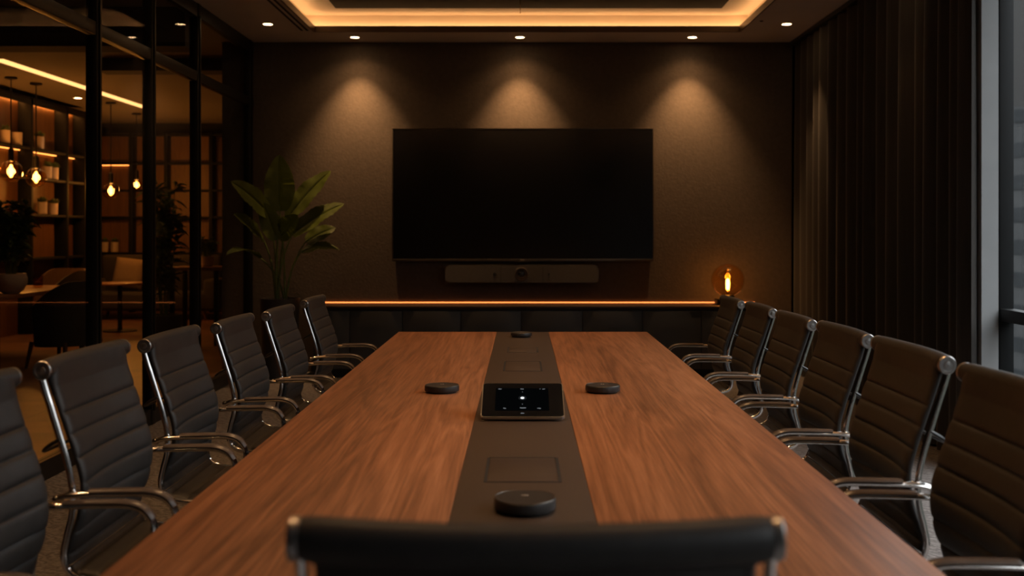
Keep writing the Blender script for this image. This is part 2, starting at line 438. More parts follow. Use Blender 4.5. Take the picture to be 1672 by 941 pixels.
for i, yy in enumerate((2.4, 3.9, 5.4, 6.9)):  # unseen lamps added above the table to brighten it
    for sx_, sd_ in ((-.62, 'partition'), (.62, 'curtain')):
        downlight(sx_, yy, 'added unseen downlight in dark centre panel over the table, %s pair from the camera, %s side' % (('first', 'second', 'third', 'fourth')[i], sd_), 53., math.radians(84), .8, z=H + .17 - .018, group='added table downlights')

def slot_vent():
    t = thing('slot_diffuser', 'black twin slot air diffuser in soffit along left side of lit tray', 'air vent', (0, 0, 0))
    for x in (-2.005, -1.955):
        bm = bmesh.new(); span(bm, x - .011, x + .011, 1.4, 9.74, H - .0025, H - .0002); obj('slot', bm, M['recess'], t)
    bm = bmesh.new(); span(bm, -1.988, -1.972, 1.4, 9.74, H - .004, H - .0002); obj('divider', bm, M['ceil'], t)
slot_vent()
t = thing('ceiling_sensor', 'tiny dark round sensor on soffit near right corner of lit tray', 'sensor', (2.07, 9.29, H))
bm = bmesh.new(); lathe(bm, [(.001, -.006), (.012, -.006), (.018, 0)], n=18); obj('sensor_body', bm, M['pad'], t)
t = thing('hanging_chain', 'thin beaded chain hanging from dark ceiling panel inside lit tray', 'chain', (0, 0, 0))
P0 = at(849.5, -30, 8.6)
bm = bmesh.new(); tube(bm, [(P0.x, 8.6, z1 - .018), (P0.x, 8.6, 3.105)], .0016, 6); obj('wire', bm, M['brass'], t)
for k in range(7):
    bm = bmesh.new(); bmesh.ops.create_uvsphere(bm, u_segments=10, v_segments=6, radius=.0045, matrix=Matrix.Translation((P0.x, 8.6, 3.11 + k * .03))); obj('bead', bm, M['brass'], t)

# ------------------------------------------------------------------ table
TZ = .75; TF, TB, THW = 1.80, 6.47, .75
def table():
    t = thing('conference_table', 'long walnut conference table with dark centre strip on grey carpet', 'table', (0, 4.1, 0))
    o = lambda n, bm, m: obj(n, bm, m, t, loc=(0, -4.1, 0))
    for s in (-1, 1):
        bm = bmesh.new(); span(bm, s * .156, s * THW, TF, TB, TZ - .03, TZ, .003); o('top_board', bm, M['walnut'])
    bm = bmesh.new(); span(bm, -.156, .156, TF, TB, TZ - .03, TZ - .0008, .002); cs = o('centre_strip', bm, M['strip'])
    for (y0, y1, w_) in ((2.60, 2.88, .089), (4.66, 5.0, .08), (5.37, 5.61, .073)):
        bm = bmesh.new()
        z = TZ - .0008
        span(bm, -w_ - .006, -w_ + .002, y0, y1, z - .002, z + .0012); span(bm, w_ - .002, w_ + .006, y0, y1, z - .002, z + .0012)
        span(bm, -w_, w_, y1 - .006, y1 + .003, z - .002, z + .0012); span(bm, -w_, w_, y0 - .002, y0 + .002, z - .002, z + .0006)
        span(bm, -w_ + .018, -w_ + .021, y0, y1 - .012, z - .002, z + .0016)
        g = o('hatch_gap', bm, M['recess'])
        bm = bmesh.new(); span(bm, -w_ + .003, w_ - .004, y0 + .004, y1 - .008, z - .002, z + .002, .001); o('cable_hatch', bm, M['strip'])
        bm = bmesh.new(); span(bm, -w_, w_, y1 + .003, y1 + .007, z - .002, z + .002, .0005); o('hatch_edge', bm, M['bezel'])
    for yy in (2.75, 5.55):
        bm = bmesh.new(); span(bm, -.42, .42, yy - .03, yy + .03, .02, TZ - .032, .006); span(bm, -.45, .45, yy - .12, yy + .12, 0, .02, .005); o('leg', bm, M['frame'])
    bm = bmesh.new(); span(bm, -.06, .06, 2.78, 5.52, .45, .62, .005); o('cable_trough', bm, M['frame'])
table()

def puck(x, y, r, label, mark):
    t = thing('microphone_puck', label, 'microphone', (x, y, TZ), 0, 'round table microphones')
    h = .42 * r
    bm = bmesh.new(); lathe(bm, [(r * .84, 0), (r * .86, .004), (r * .99, .007), (r, .010), (r, h - .006), (r * .985, h - .002), (r * .95, h), (.001, h + .0008)], n=48); obj('body', bm, M['bar'] if 0 else M['pad2'], t)
    bm = bmesh.new(); lathe(bm, [(r * .955, h - .0003), (r * .965, h + .0006), (r * .975, h - .0004)], n=48, cap=False); obj('rim', bm, M['bezel'], t)
    bm = bmesh.new()
    if mark:
        for dx in (-.004, .0035): box(bm, (dx, .01, h + .0012), (.005, .0075, .0008))
    else:
        for dx in (-.0055, 0, .0055): box(bm, (dx, .01, h + .0012), (.0035, .006, .0008))
    obj('mark', bm, M['logo'], t)
M['pad2'] = pbr('soft_black_rubber', (.022, .0195, .018), .45, var=.1, vscale=50)
puck(0.005, 2.34, .068, 'round black microphone puck on centre strip nearest the front chair', 0)
puck(-.305, 4.05, .0655, 'round black microphone puck on walnut left of the touch panel', 1)
puck(.302, 4.05, .0655, 'round black microphone puck on walnut right of the touch panel', 1)
puck(-.008, 6.16, .061, 'round black microphone puck at far end of the centre strip', 0)

def touch_panel():
    t = thing('touch_panel', 'tilted black touch panel with lit control screen on table centre strip', 'touch panel', (0, 3.43, TZ))
    ang = math.atan2(.078, .195)
    R = Matrix.Rotation(ang, 3, 'X')
    L = .215
    # wedge base
    bm = bmesh.new()
    pr = [(.045, 0), (.19, 0), (.185, .060), (.165, .062), (.045, .016)]
    vs = [[bm.verts.new((x, y, z)) for (y, z) in pr] for x in (-.115, .115)]
    n = len(pr)
    for i in range(n): bm.faces.new((vs[0][i], vs[0][(i + 1) % n], vs[1][(i + 1) % n], vs[1][i]))
    bm.faces.new(vs[0]); bm.faces.new(list(reversed(vs[1])))
    bmesh.ops.bevel(bm, geom=bm.edges[:], offset=.003, segments=2, affect='EDGES')
    obj('base', bm, M['black'], t)
    def slab(w_, d_, zoff, th, rad):
        bm = bmesh.new()
        pts = []
        for cx, cy, a0 in ((w_ / 2 - rad, d_ - rad, 0), (-w_ / 2 + rad, d_ - rad, 90), (-w_ / 2 + rad, rad, 180), (w_ / 2 - rad, rad, 270)):
            for k in range(7):
                a = math.radians(a0 + 15 * k); pts.append((cx + rad * math.cos(a), cy + rad * math.sin(a)))
        lo = [bm.verts.new(Vector((0, 0, .006)) + R @ Vector((x, y, zoff))) for x, y in pts]
        hi = [bm.verts.new(Vector((0, 0, .006)) + R @ Vector((x, y, zoff + th))) for x, y in pts]
        n = len(pts)
        for i in range(n): bm.faces.new((lo[i], lo[(i + 1) % n], hi[(i + 1) % n], hi[i]))
        bm.faces.new(list(reversed(lo))); bm.faces.new(hi)
        return bm
    obj('housing', slab(.27, L, 0, .009, .012), M['brushed'], t)
    o = slab(.264, L - .006, .009, .0012, .011)
    for v in o.verts: v.co += R @ Vector((0, .003, 0))
    scr = obj('screen', o, M['screen'], t)
    def ui(cx, cy, w_, h_): return Vector((0, 0, .006)) + R @ Vector((cx, cy, .0106)), (w_, h_, .0004)
    Y = lambda v: L * (1 - v)
    bm = bmesh.new(); c, s = ui(-.002, Y(.5), .175, L * .66); box(bm, c, s, rot=R); obj('display_area', bm, M['uibg'], scr)
    rnd = random.Random(5)
    def word(cx, v, w_, h_, n):
        bm = bmesh.new(); x = cx - w_ / 2
        for k in range(n):
            ww = w_ / n * .62
            c, s = ui(x + w_ / n * .5, Y(v) + rnd.uniform(-.0006, .0006), ww, h_ * rnd.uniform(.5, .8)); c = c + R @ Vector((0, 0, .0006)); box(bm, c, s, rot=R); x += w_ / n
        obj('screen_text', bm, M['mark'], scr)
    word(-.076, .20, .011, .0045, 4); word(-.002, .20, .011, .006, 4); word(.070, .20, .010, .0045, 3); word(.058, .20, .004, .003, 1)
    word(-.059, .77, .009, .0065, 3); word(.001, .76, .020, .006, 6); word(.053, .77, .012, .006, 4); word(-.001, .91, .012, .005, 4)
    word(-.001, .29, .003, .003, 1); word(-.001, .65, .004, .003, 1)
    def disc(rr, ri, dz):
        bm = bmesh.new(); c = Vector((0, 0, .006)) + R @ Vector((-.001, Y(.47), .0106 + dz))
        if ri: lathe(bm, [(ri, 0), (ri, .0004), (rr, .0004), (rr, 0), (ri, 0)], c, 28, R, cap=False)
        else: lathe(bm, [(rr, 0), (rr, .0005)], c, 28, R)
        return bm
    obj('screen_dot', disc(.0062, 0, .0006), M['marko'], scr); obj('screen_ring', disc(.0125, .0108, .0006), M['ring'], scr)
touch_panel()

# ------------------------------------------------------------------ chairs
PROF = [(-.33, .98), (-.312, .92), (-.284, .84), (-.258, .765), (-.242, .70), (-.241, .64), (-.252, .585), (-.257, .54), (-.240, .503), (-.19, .484), (-.08, .480), (.05, .486), (.16, .500), (.22, .496)]
def chair(label, group):
    t = thing('office_chair', label, 'chair', (0, 0, 0), 0, group)
    P = catmull([(0, y, z) for y, z in PROF], 12)
    S = [0.]
    for a_, c_ in zip(P, P[1:]): S.append(S[-1] + (c_ - a_).length)
    def frame_at(s):
        i = max(0, min(len(S) - 2, next((k for k in range(len(S) - 1) if S[k + 1] >= s), len(S) - 2)))
        u = (s - S[i]) / (S[i + 1] - S[i]); p = P[i].lerp(P[i + 1], max(0., min(1., u)))
        j0, j1 = max(0, i - 1), min(len(P) - 1, i + 2)
        tg = (P[j1] - P[j0]).normalized()
        return p, Vector((0, -tg.z, tg.y))
    seams = [0., .118]
    while seams[-1] < S[-1] - .03: seams.append(seams[-1] + .056)
    seams.append(S[-1] + .03)
    sp = next(S[i] for i in range(len(P)) if P[i].z < .515)
    def rib(s):
        for a_, c_ in zip(seams, seams[1:]):
            if a_ <= s < c_:
                u = (s - a_) / (c_ - a_); w_ = min(u, 1 - u) * (c_ - a_)
                if a_ == 0.: w_ = (1 - u) * (c_ - a_)
                return .0075 * (1 - math.exp(-w_ / .0042)) + .0012 * math.sin(PI * u)
        return 0.
    hw = .243
    xs = [-1, -.992, -.97, -.93, -.85, -.7, -.5, -.25, 0, .25, .5, .7, .85, .93, .97, .992, 1]
    def sling(s0, s1, n):
        fr, bk = [], []
        for i in range(n + 1):
            s = s0 + (s1 - s0) * i / n; p, nn = frame_at(s)
            back = max(0., min(1., (p.z - .51) / .2))
            rf, rb = [], []
            for x in xs:
                e = (1 - abs(x) ** 14) ** .5 if abs(x) < 1 else .12
                cv = nn * (.030 * x * x * back)
                rf.append(p + Vector((x * hw, 0, 0)) + cv + nn * (max(.008 + rib(s), .0240 * math.exp(-(s / .085) ** 2)) * e)); rb.append(p + Vector((x * hw, 0, 0)) + cv - nn * (.012 * e))
            fr.append(rf); bk.append(rb)
        bm = bmesh.new(); grid_solid(bm, fr, bk); return bm
    obj('backrest', sling(.004, sp - .002, 150), M['leather'], t, 50)
    obj('seat', sling(sp + .002, S[-1] - .004, 110), M['leather'], t, 50)
    # leather roll round the top bar
    p, nn = frame_at(0.)
    bm = bmesh.new()
    n = 24; xsR = [-.260 + .520 * k / n for k in range(n + 1)]
    rad = [1.] * (n + 1); rad[0] = rad[-1] = .90
    tube(bm, [(x, p.y + .028 * (x / .260) ** 2, p.z + .003 * (x / .260) ** 2) for x in xsR], .0245, 20, radii=rad)
    obj('head_roll', bm, M['leather'], t, 50)
    bm = bmesh.new(); n = 10; q = P[-1]
    tube(bm, [(-.233 + .466 * k / n, q.y, q.z - .012) for k in range(n + 1)], .020, 16); obj('front_roll', bm, M['leather'], t, 50)
    for s in (-1, 1):
        bm = bmesh.new()
        pts = [Vector((s * .255, v.y + (.016 * max(0., min(1., (v.z - .5) / .4))), v.z)) for v in P]
        tube(bm, pts, .0065, 10, rx=.0085, up=Vector((s, 0, 0)))
        obj('side_rail', bm, M['chrome'], t, 40)
        bm = bmesh.new()
        Rx = Matrix.Rotation(s * PI / 2, 3, 'Y')
        lathe(bm, [(.001, -.004), (.0225, -.004), (.0232, .000), (.0232, .006), (.021, .0085), (.016, .0085), (.0150, .0068), (.0095, .0068), (.0085, .0095), (.001, .0105)], (s * .260, p.y + .026, p.z + .003), 28, Rx, cap=False)
        obj('roller_cap', bm, M['brushed'], t, 30)
        bm = bmesh.new()
        A = catmull([(s * .270, -.264, .680), (s * .270, -.242, .6875), (s * .270, -.20, .692), (s * .270, -.09, .695), (s * .270, -.035, .694), (s * .270, .0, .682), (s * .270, .022, .655), (s * .269, .024, .615), (s * .265, .008, .565), (s * .258, -.02, .50), (s * .256, -.024, .488)], 6)
        tube(bm, A, .0085, 10, rx=.0115, up=Vector((0, 0, 1)))
        bmesh.ops.create_uvsphere(bm, u_segments=14, v_segments=8, radius=.0115, matrix=Matrix.Translation((s * .270, -.265, .680)))
        tube(bm, [(s * .270, -.236, .69), (s * .255, -.236, .69)], .009, 10)
        obj('armrest', bm, M['chrome'], t, 40)
        bm = bmesh.new()
        B = catmull([(s * .270, -.185, .6985), (s * .270, -.17, .6995), (s * .270, -.09, .701), (s * .270, -.035, .700), (s * .270, .002, .688), (s * .270, .023, .664)], 5)
        tube(bm, B, .0075, 10, rx=.0150, up=Vector((0, 0, 1))); obj('arm_pad', bm, M['pad'], t, 40)
    # rear spreader, bowed behind the sling
    bm = bmesh.new()
    k = next(v for v in P if v.z < .80)
    tube(bm, catmull([(-.255, k.y + .005, .82), (-.248, k.y - .03, .80), (-.20, k.y - .048, .785), (0, k.y - .056, .78), (.20, k.y - .048, .785), (.248, k.y - .03, .80), (.255, k.y + .005, .82)], 6), .0045, 8, rx=.009); obj('back_spreader', bm, M['frame'], t, 40)
    bm = bmesh.new()
    span(bm, -.255, .255, -.13, -.09, .466, .474, .003); span(bm, -.255, .255, .06, .10, .466, .474, .003); span(bm, -.06, .06, -.14, .11, .443, .466, .004); obj('under_frame', bm, M['frame'], t)
    bm = bmesh.new(); lathe(bm, [(.028, .08), (.028, .25), (.019, .252), (.019, .444)], (0, -.02, 0), 20); obj('column', bm, M['chrome'], t)
    for j in range(5):
        a = PI / 2 + 2 * PI * j / 5
        d = Vector((math.cos(a), math.sin(a), 0)); o_ = Vector((0, -.02, 0))
        bm = bmesh.new(); tube(bm, [o_ + d * .02 + Vector((0, 0, .115)), o_ + d * .15 + Vector((0, 0, .098)), o_ + d * .285 + Vector((0, 0, .076))], .014, 8, rx=.02, radii=[1.1, .9, .7]); lg = obj('leg', bm, M['chrome'], t)
        bm = bmesh.new(); c_ = o_ + d * .278
        sd = Vector((-d.y, d.x, 0)); Rw = sd.to_track_quat('Z', 'Y').to_matrix()
        for q_ in (-.016, .006): lathe(bm, [(.022, 0), (.0265, .003), (.0265, .008), (.022, .011)], c_ + sd * q_ + Vector((0, 0, .0275)), 18, Rw)
        tube(bm, [c_ + Vector((0, 0, .028)), c_ + Vector((0, 0, .074))], .006, 8); obj('caster', bm, M['black'], lg)
    return t

GL = 'chairs along the glass partition side of the table'; GR = 'chairs along the curtain side of the table'
proto = chair('black leather office chair at head of table, seen from behind', 'conference chairs')
proto.location = (.014, 1.472, 0); proto.scale = (1, 1, 1.042)
# (roller x, near-side depth, height scale, label); rows run from the camera to the back wall
LEFT = [(-1.195, 1.97, 1.036, 'leather office chair by glass partition, cut off at left picture edge'),
        (-1.180, 2.62, 1.036, 'leather office chair by glass partition, second from left picture edge'),
        (-1.2226, 3.448, 1.006, 'leather office chair by glass partition, third from left picture edge'),
        (-1.231, 4.28, .986, 'leather office chair by glass partition, third from the tall plant'),
        (-1.194, 4.957, .980, 'leather office chair by glass partition, second from the tall plant'),
        (-1.194, 5.827, .977, 'leather office chair by glass partition, last one before the tall plant')]
RIGHT = [(1.075, 2.06, 1.036, 'leather office chair on curtain side, cut off at right picture edge'),
         (1.085, 2.727, 1.036, 'leather office chair on curtain side, second from right picture edge'),
         (1.122, 3.465, 1.020, 'leather office chair on curtain side, third from right picture edge'),
         (1.163, 4.288, .998, 'leather office chair on curtain side, third from the globe lamp'),
         (1.178, 5.024, .989, 'leather office chair on curtain side, second from the globe lamp'),
         (1.204, 5.88, .970, 'leather office chair on curtain side, standing closest to globe lamp')]
for (xr, zn, s, lab) in LEFT:
    dup(proto, (xr + .31, zn + .262, 0), -PI / 2, lab, GL, (1, 1, s))
for (xr, zn, s, lab) in RIGHT:
    dup(proto, (xr - .31, zn + .262, 0), PI / 2, lab, GR, (1, 1, s))

# ------------------------------------------------------------------ back wall: screen, bar, cabinet, lamp, plant
def tv():
    t = thing('wall_screen', 'large black flat television switched off on dark plaster back wall', 'television', (0, YB, 1.06))
    y1 = YB - .012; y0 = YB - .06
    cx = (-1.254 + 1.258) / 2; x0, x1 = -1.254, 1.258; zb, zt = 1.068, 2.347
    o = lambda n, bm, m: obj(n, bm, m, t, loc=(0, -YB, -1.06))
    bm = bmesh.new(); span(bm, x0 + .01, x1 - .01, y0 + .006, y1, zb + .01, zt - .01, .004); span(bm, -.5, .5, y1, YB - .0005, 1.4, 2.0); o('housing', bm, M['black'])
    bm = bmesh.new(); w_ = .011
    span(bm, x0, x1, y0, y0 + .03, zb, zb + .022, .002); span(bm, x0, x1, y0, y0 + .03, zt - w_, zt, .002); span(bm, x0, x0 + w_, y0, y0 + .03, zb + .02, zt - w_, .002); span(bm, x1 - w_, x1, y0, y0 + .03, zb + .02, zt - w_, .002)
    fr = o('bezel', bm, M['bezel'])
    bm = bmesh.new(); span(bm, x0 + w_, x1 - w_, y0 + .004, y0 + .008, zb + .022, zt - w_); o('screen', bm, M['screen'])
    bm = bmesh.new()
    x = -.021
    for ww in (.009, .006, .008, .007): span(bm, x, x + ww, y0 - .001, y0 + .001, zb + .008, zb + .016); x += ww + .0022
    obj('logo', bm, M['logo'], fr)
    bm = bmesh.new(); span(bm, -.075, .06, y0 + .004, y0 + .03, zb - .009, zb + .001, .003); o('sensor_bump', bm, M['bezel'])
tv()

def soundbar():
    x0, x1, z0_, z1_ = -.742, .726, .862, 1.032
    t = thing('video_soundbar', 'long dark video soundbar with camera lens mounted below the wall screen', 'soundbar', ((x0 + x1) / 2, YB, z0_))
    cx, w_, h_ = 0, x1 - x0, z1_ - z0_
    def rr(y0, y1, w_, h_, zc, rad):
        bm = bmesh.new(); pts = []
        for ox, oz, a0 in ((w_ / 2 - rad, h_ / 2 - rad, 0), (-w_ / 2 + rad, h_ / 2 - rad, 90), (-w_ / 2 + rad, -h_ / 2 + rad, 180), (w_ / 2 - rad, -h_ / 2 + rad, 270)):
            for k in range(10): a = math.radians(a0 + 10 * k); pts.append((ox + rad * math.cos(a), zc + oz + rad * math.sin(a)))
        f = [bm.verts.new((x, y0, z)) for x, z in pts]; g = [bm.verts.new((x, y1, z)) for x, z in pts]; n = len(pts)
        for i in range(n): bm.faces.new((f[i], f[(i + 1) % n], g[(i + 1) % n], g[i]))
        bm.faces.new(f); bm.faces.new(list(reversed(g))); return bm
    obj('body', rr(-.125, -.02, w_, h_, h_ / 2, .05), M['bezel'], t)
    obj('grille', rr(-.130, -.124, w_ - .014, h_ - .014, h_ / 2, .045), M['bar'], t)
    bm = bmesh.new(); span(bm, -.25, .25, -.03, -.0005, .04, .13); obj('wall_mount', bm, M['black'], t)
    for x in (-.2, .2):
        bm = bmesh.new(); span(bm, x - .0015, x + .0015, -.1306, -.129, .008, h_ - .008); obj('seam', bm, M['recess'], t)
    Rx = Matrix.Rotation(PI / 2, 3, 'X')
    lx, lz = -.005, h_ / 2 + .0
    bm = bmesh.new(); lathe(bm, [(.064, 0), (.064, .014), (.060, .018), (.055, .018), (.051, .010), (.046, .010), (.044, .015), (.037, .015), (.033, .006), (.02, .005)], (lx, -.130, lz), 40, Rx, cap=False); rg = obj('lens_ring', bm, M['pad'], t, 30)
    bm = bmesh.new(); lathe(bm, [(.034, .004), (.026, .010), (.014, .014), (.001, .015)], (lx, -.130, lz), 32, Rx, cap=False); obj('lens_glass', bm, M['lens2'], rg)
    for x, rr_ in ((-.258, .016), (.258, .009)):
        bm = bmesh.new(); lathe(bm, [(rr_, 0), (rr_ * .9, .003), (rr_ * .3, .002), (.001, .004)], (x, -.130, lz), 20, Rx, cap=False)
        obj('microphone_hole', bm, M['black'], t)
soundbar()

CX0, CX1, CYF, CZ = -1.95, 2.285, 9.86, .665
def cabinet():
    t = thing('credenza', 'long low anthracite credenza with wooden top along the back wall', 'cabinet', (0, YB, 0))
    o = lambda n, bm, m, p=t: obj(n, bm, m, p, loc=(0, -YB, 0) if p == t else None)
    bm = bmesh.new(); span(bm, CX0, CX1, CYF - .015, YB - .002, CZ - .022, CZ, .002); o('worktop', bm, M['oak'])
    bm = bmesh.new(); span(bm, CX0 + .02, CX1 - .02, CYF + .025, YB - .002, .08, CZ - .024); o('carcass', bm, M['cab'])
    bm = bmesh.new(); span(bm, CX0 + .05, CX1 - .05, CYF + .07, YB - .03, 0, .08); o('plinth', bm, M['frame'])
    bm = bmesh.new(); span(bm, CX0 + .02, 2.235, YB - .014, YB - .004, CZ + .0, CZ + .008, .001); o('led_strip', bm, M['ledb'])
    xs_ = [(px - VX) * CYF / F for px in (571, 657, 752, 851, 951, 1049, 1145)]
    ed = [CX0 + .02] + xs_ + [1145 and (1145 + 58 - VX) * CYF / F, CX1 - .02]
    ed = [CX0 + .02] + xs_ + [CX1 - .02]
    for a_, c_ in zip(ed, ed[1:]):
        bm = bmesh.new(); span(bm, a_ + .003, c_ - .003, CYF, CYF + .022, .09, CZ - .045, .002); o('door', bm, M['cab'])
cabinet()

def globe_lamp():
    p = at(1189, 491, 10.06)
    t = thing('globe_lamp', 'amber glass globe lamp with glowing filament on right end of credenza', 'lamp', (p.x, 10.08, CZ))
    bm = bmesh.new(); span(bm, -.112, .112, -.075, .075, 0, .055, .004); obj('base', bm, M['frame'], t)
    bm = bmesh.new(); lathe(bm, [(.062, .055), (.062, .088), (.056, .092)], n=32); obj('collar', bm, M['frame'], t)
    bm = bmesh.new(); r = .157; zc = .085 + .147; pr = []
    a0 = math.asin(.055 / r)
    for k in range(33): a = -PI / 2 + a0 + (PI - a0 - .01) * k / 32; pr.append((r * math.cos(a), zc + r * math.sin(a)))
    lathe(bm, pr, n=48, cap=False); obj('globe', bm, M['amber'], t, 80)
    bm = bmesh.new(); lathe(bm, [(.018, .09), (.018, .125), (.012, .13)], n=20); obj('socket', bm, M['brass'], t)
    bm = bmesh.new(); lathe(bm, [(.008, .138), (.016, .150), (.018, .19), (.016, .232), (.006, .245)], n=16); obj('filament', bm, M['fil'], t)
    bm = bmesh.new(); lathe(bm, [(.013, .13), (.022, .15), (.027, .20), (.030, .25), (.034, .285), (.028, .318), (.012, .334), (.002, .337)], n=24, cap=False); obj('bulb', bm, M['bulb'], t, 80)
    l = bpy.data.lights.new('lamp_glow', 'POINT'); l.energy = 5.; l.color = (1., .46, .13); l.shadow_soft_size = .03
    o = bpy.data.objects.new('lamp_glow', l); COL.objects.link(o); o.parent = t; o.location = (0, 0, .2)
globe_lamp()

def leaf_mesh(base, tip, width, face, droop, n=20, fold=.25, wav=.03, seed=0):
    """blade from base to tip: midrib curve sagging by droop, wide across, folded along midrib"""
    rnd = random.Random(seed)
    base, tip = Vector(base), Vector(tip)
    d = tip - base; L = d.length
    mid = (base + tip) / 2 + Vector((0, 0, droop * L))
    side = d.cross(face).normalized(); nrm = side.cross(d).normalized()
    bm = bmesh.new(); rows = []
    C = [-1, -.75, -.5, -.25, -.06, 0, .06, .25, .5, .75, 1]
    p1, p2 = rnd.uniform(0, 6), rnd.uniform(0, 6)
    for i in range(n + 1):
        u = i / n
        p = base * (1 - u) ** 2 + mid * 2 * u * (1 - u) + tip * u * u
        w = width / 2 * (math.sin(PI * min(1, u * .96 + .04) ** .80)) ** .62 * (1 - .10 * u)
        if i == n: w = .002
        row = []
        for c in C:
            lift = fold * abs(c) * w + wav * w * math.sin(u * 16 + (p1 if c > 0 else p2)) * abs(c) ** 2 * 2.5 + .05 * w * math.sin(u * 60) * (abs(c) > .2) * abs(c) - (.006 if c == 0 else 0)
            row.append(p + side * (c * w) + nrm * lift)
        rows.append(row)
    back = [[q - nrm * .0016 for q in r] for r in rows]
    grid_solid(bm, rows, back)
    return bm

def big_plant():
    Yp = 9.84
    c = at(457, 487, Yp); rp = .178; hp = c.z
    t = thing('potted_banana_plant', 'tall broad-leaved green plant in dark round planter by back wall', 'plant', (c.x, Yp, 0))
    bm = bmesh.new(); lathe(bm, [(.14, 0), (.15, .01), (rp, hp - .02), (rp + .004, hp - .01), (rp + .004, hp), (rp - .012, hp), (rp - .014, hp - .05), (.001, hp - .05)], n=40, cap=False); obj('planter', bm, M['pot'], t)
    bm = bmesh.new(); lathe(bm, [(rp - .013, hp - .04), (.09, hp - .03), (.001, hp - .026)], n=32, cap=False); obj('soil', bm, M['soil'], t)
    def L(px, py, dy): p = at(px, py, Yp + dy); return Vector((p.x - c.x, p.y - Yp, p.z))
    fc = Vector((0, -1, .15))
    #        base px,py,dy   tip px,py,dy   width  face  droop
    spec = [((457, 345, -.02), (456, 253, .02), .29, Vector((.1, -1, .1)), .03),
            ((470, 356, .02), (540, 279, .14), .23, Vector((-.3, -1, .5)), .10),
            ((478, 384, .0), (562, 333, .12), .23, Vector((-.2, -.9, .8)), .12),
            ((493, 412, .02), (554, 408, .10), .16, Vector((0, -.6, 1)), .26),
            ((441, 352, -.06), (377, 297, -.45), .22, Vector((.3, -1, .6)), .10),
            ((430, 392, -.03), (382, 350, -.42), .17, Vector((.2, -.9, .7)), .12),
            ((424, 421, -.06), (370, 416, -.56), .14, Vector((0, -.6, 1)), .22),
            ((455, 388, -.12), (487, 352, -.22), .22, Vector((-.1, -1, .3)), .05),
            ((452, 392, -.14), (428, 330, -.12), .20, Vector((.2, -1, .2)), .06),
            ((500, 395, .10), (548, 372, .16), .18, Vector((-.2, -.9, .5)), .1)]
    for i, (b0, t0, w_, fcv, dr) in enumerate(spec):
        B, T = L(*b0), L(*t0)
        obj('leaf', leaf_mesh(B, T, w_, fcv, dr, seed=i, fold=.16), M['leaf'], t, 60)
        root = Vector((.05 * math.cos(i * 2.1), .05 * math.sin(i * 2.1), hp - .04))
        d = (T - B).normalized()
        mid = root.lerp(B, .55) + Vector((-(B.x - root.x) * .22, 0, .02))
        bm = bmesh.new(); pts = catmull([root, mid, B - d * .01, B + d * .05], 8)
        tube(bm, pts, .0075, 8, radii=[1.5 - 1.1 * k / (len(pts) - 1) for k in range(len(pts))]); obj('stem', bm, M['stem'], t, 60)
big_plant()

# ------------------------------------------------------------------ lounge behind the glass
def led_line(x, y0, y1):
    t = thing('linear_ceiling_light', 'long glowing linear light recessed in the lounge ceiling', 'ceiling light', (x, (y0 + y1) / 2, H))
    bm = bmesh.new(); span(bm, -.085, .085, y0 - (y0 + y1) / 2, (y1 - y0) / 2, -.006, .0, .002); obj('housing', bm, M['ceil'], t)
    bm = bmesh.new(); span(bm, -.07, .07, y0 - (y0 + y1) / 2 + .01, (y1 - y0) / 2 - .01, -.009, -.004); obj('diffuser', bm, M['ledl'], t)
led_line(-5.55, 11.3, 15.8)
for (px, py, lab) in ((295, 69, 'glowing lounge downlight high behind the third glass pane'), (374 / 2.94, 470 / 2.94, 'faint lounge downlight near end of the linear light'), (1030 / 2.94, 607 / 2.94, 'lounge downlight lowest behind pane next to plant')):
    Y = (H - EYE) * F / (VY - py); downlight((px - VX) * Y / F, Y, lab, 20., math.radians(95), .7, r=.06, group='lounge downlights')

def pendant(px, py, Y, r, label):
    p = at(px, py, Y)
    t = thing('pendant_lamp', label, 'pendant lamp', (p.x, Y, H), 0, 'globe pendants in the lounge')
    zc = p.z - H
    bm = bmesh.new(); lathe(bm, [(.07, 0), (.07, -.02), (.02, -.03)], n=24); obj('ceiling_rose', bm, M['frame'], t)
    bm = bmesh.new(); tube(bm, [(0, 0, -.02), (0, 0, zc + r + .12)], .008, 8); obj('cord', bm, M['frame'], t)
    bm = bmesh.new(); lathe(bm, [(.012, .15 + r), (.032, .13 + r), (.034, r - .005), (.02, r - .02)], (0, 0, zc), 20); obj('socket', bm, M['frame'], t)
    bm = bmesh.new(); pr = [(r * math.cos(a), zc + r * math.sin(a)) for a in [-PI / 2 + .02 + (PI - .2) * k / 24 for k in range(25)]]
    lathe(bm, pr, n=36, cap=False); obj('globe', bm, M['bulb'], t, 80)
    f = r / .13
    bm = bmesh.new(); lathe(bm, [(.010 * f, -.07 * f), (.019 * f, -.055 * f), (.021 * f, .03 * f), (.015 * f, .07 * f), (.006 * f, .08 * f)], (0, 0, zc), 16); obj('filament', bm, M['filp'], t)
    l = bpy.data.lights.new('pendant_glow', 'POINT'); l.energy = 26; l.color = (1., .45, .12); l.shadow_soft_size = .05
    o = bpy.data.objects.new('pendant_glow', l); COL.objects.link(o); o.parent = t; o.location = (0, 0, zc)
M['filp'] = emit('pendant_filament', (1., .45, .10), 22.)
pendant(18, 280, 12.7, .132, 'lit globe pendant nearest left picture edge in the lounge')
pendant(59, 290, 13.2, .122, 'lit globe pendant second from left edge in the lounge')
pendant(181, 312, 15.2, .115, 'lit globe pendant between first and second black mullions')
pendant(223, 302, 16.6, .085, 'reflection of a pendant, built as small far globe beside the second black mullion')  # dim reflection of a pendant, modelled as one more globe

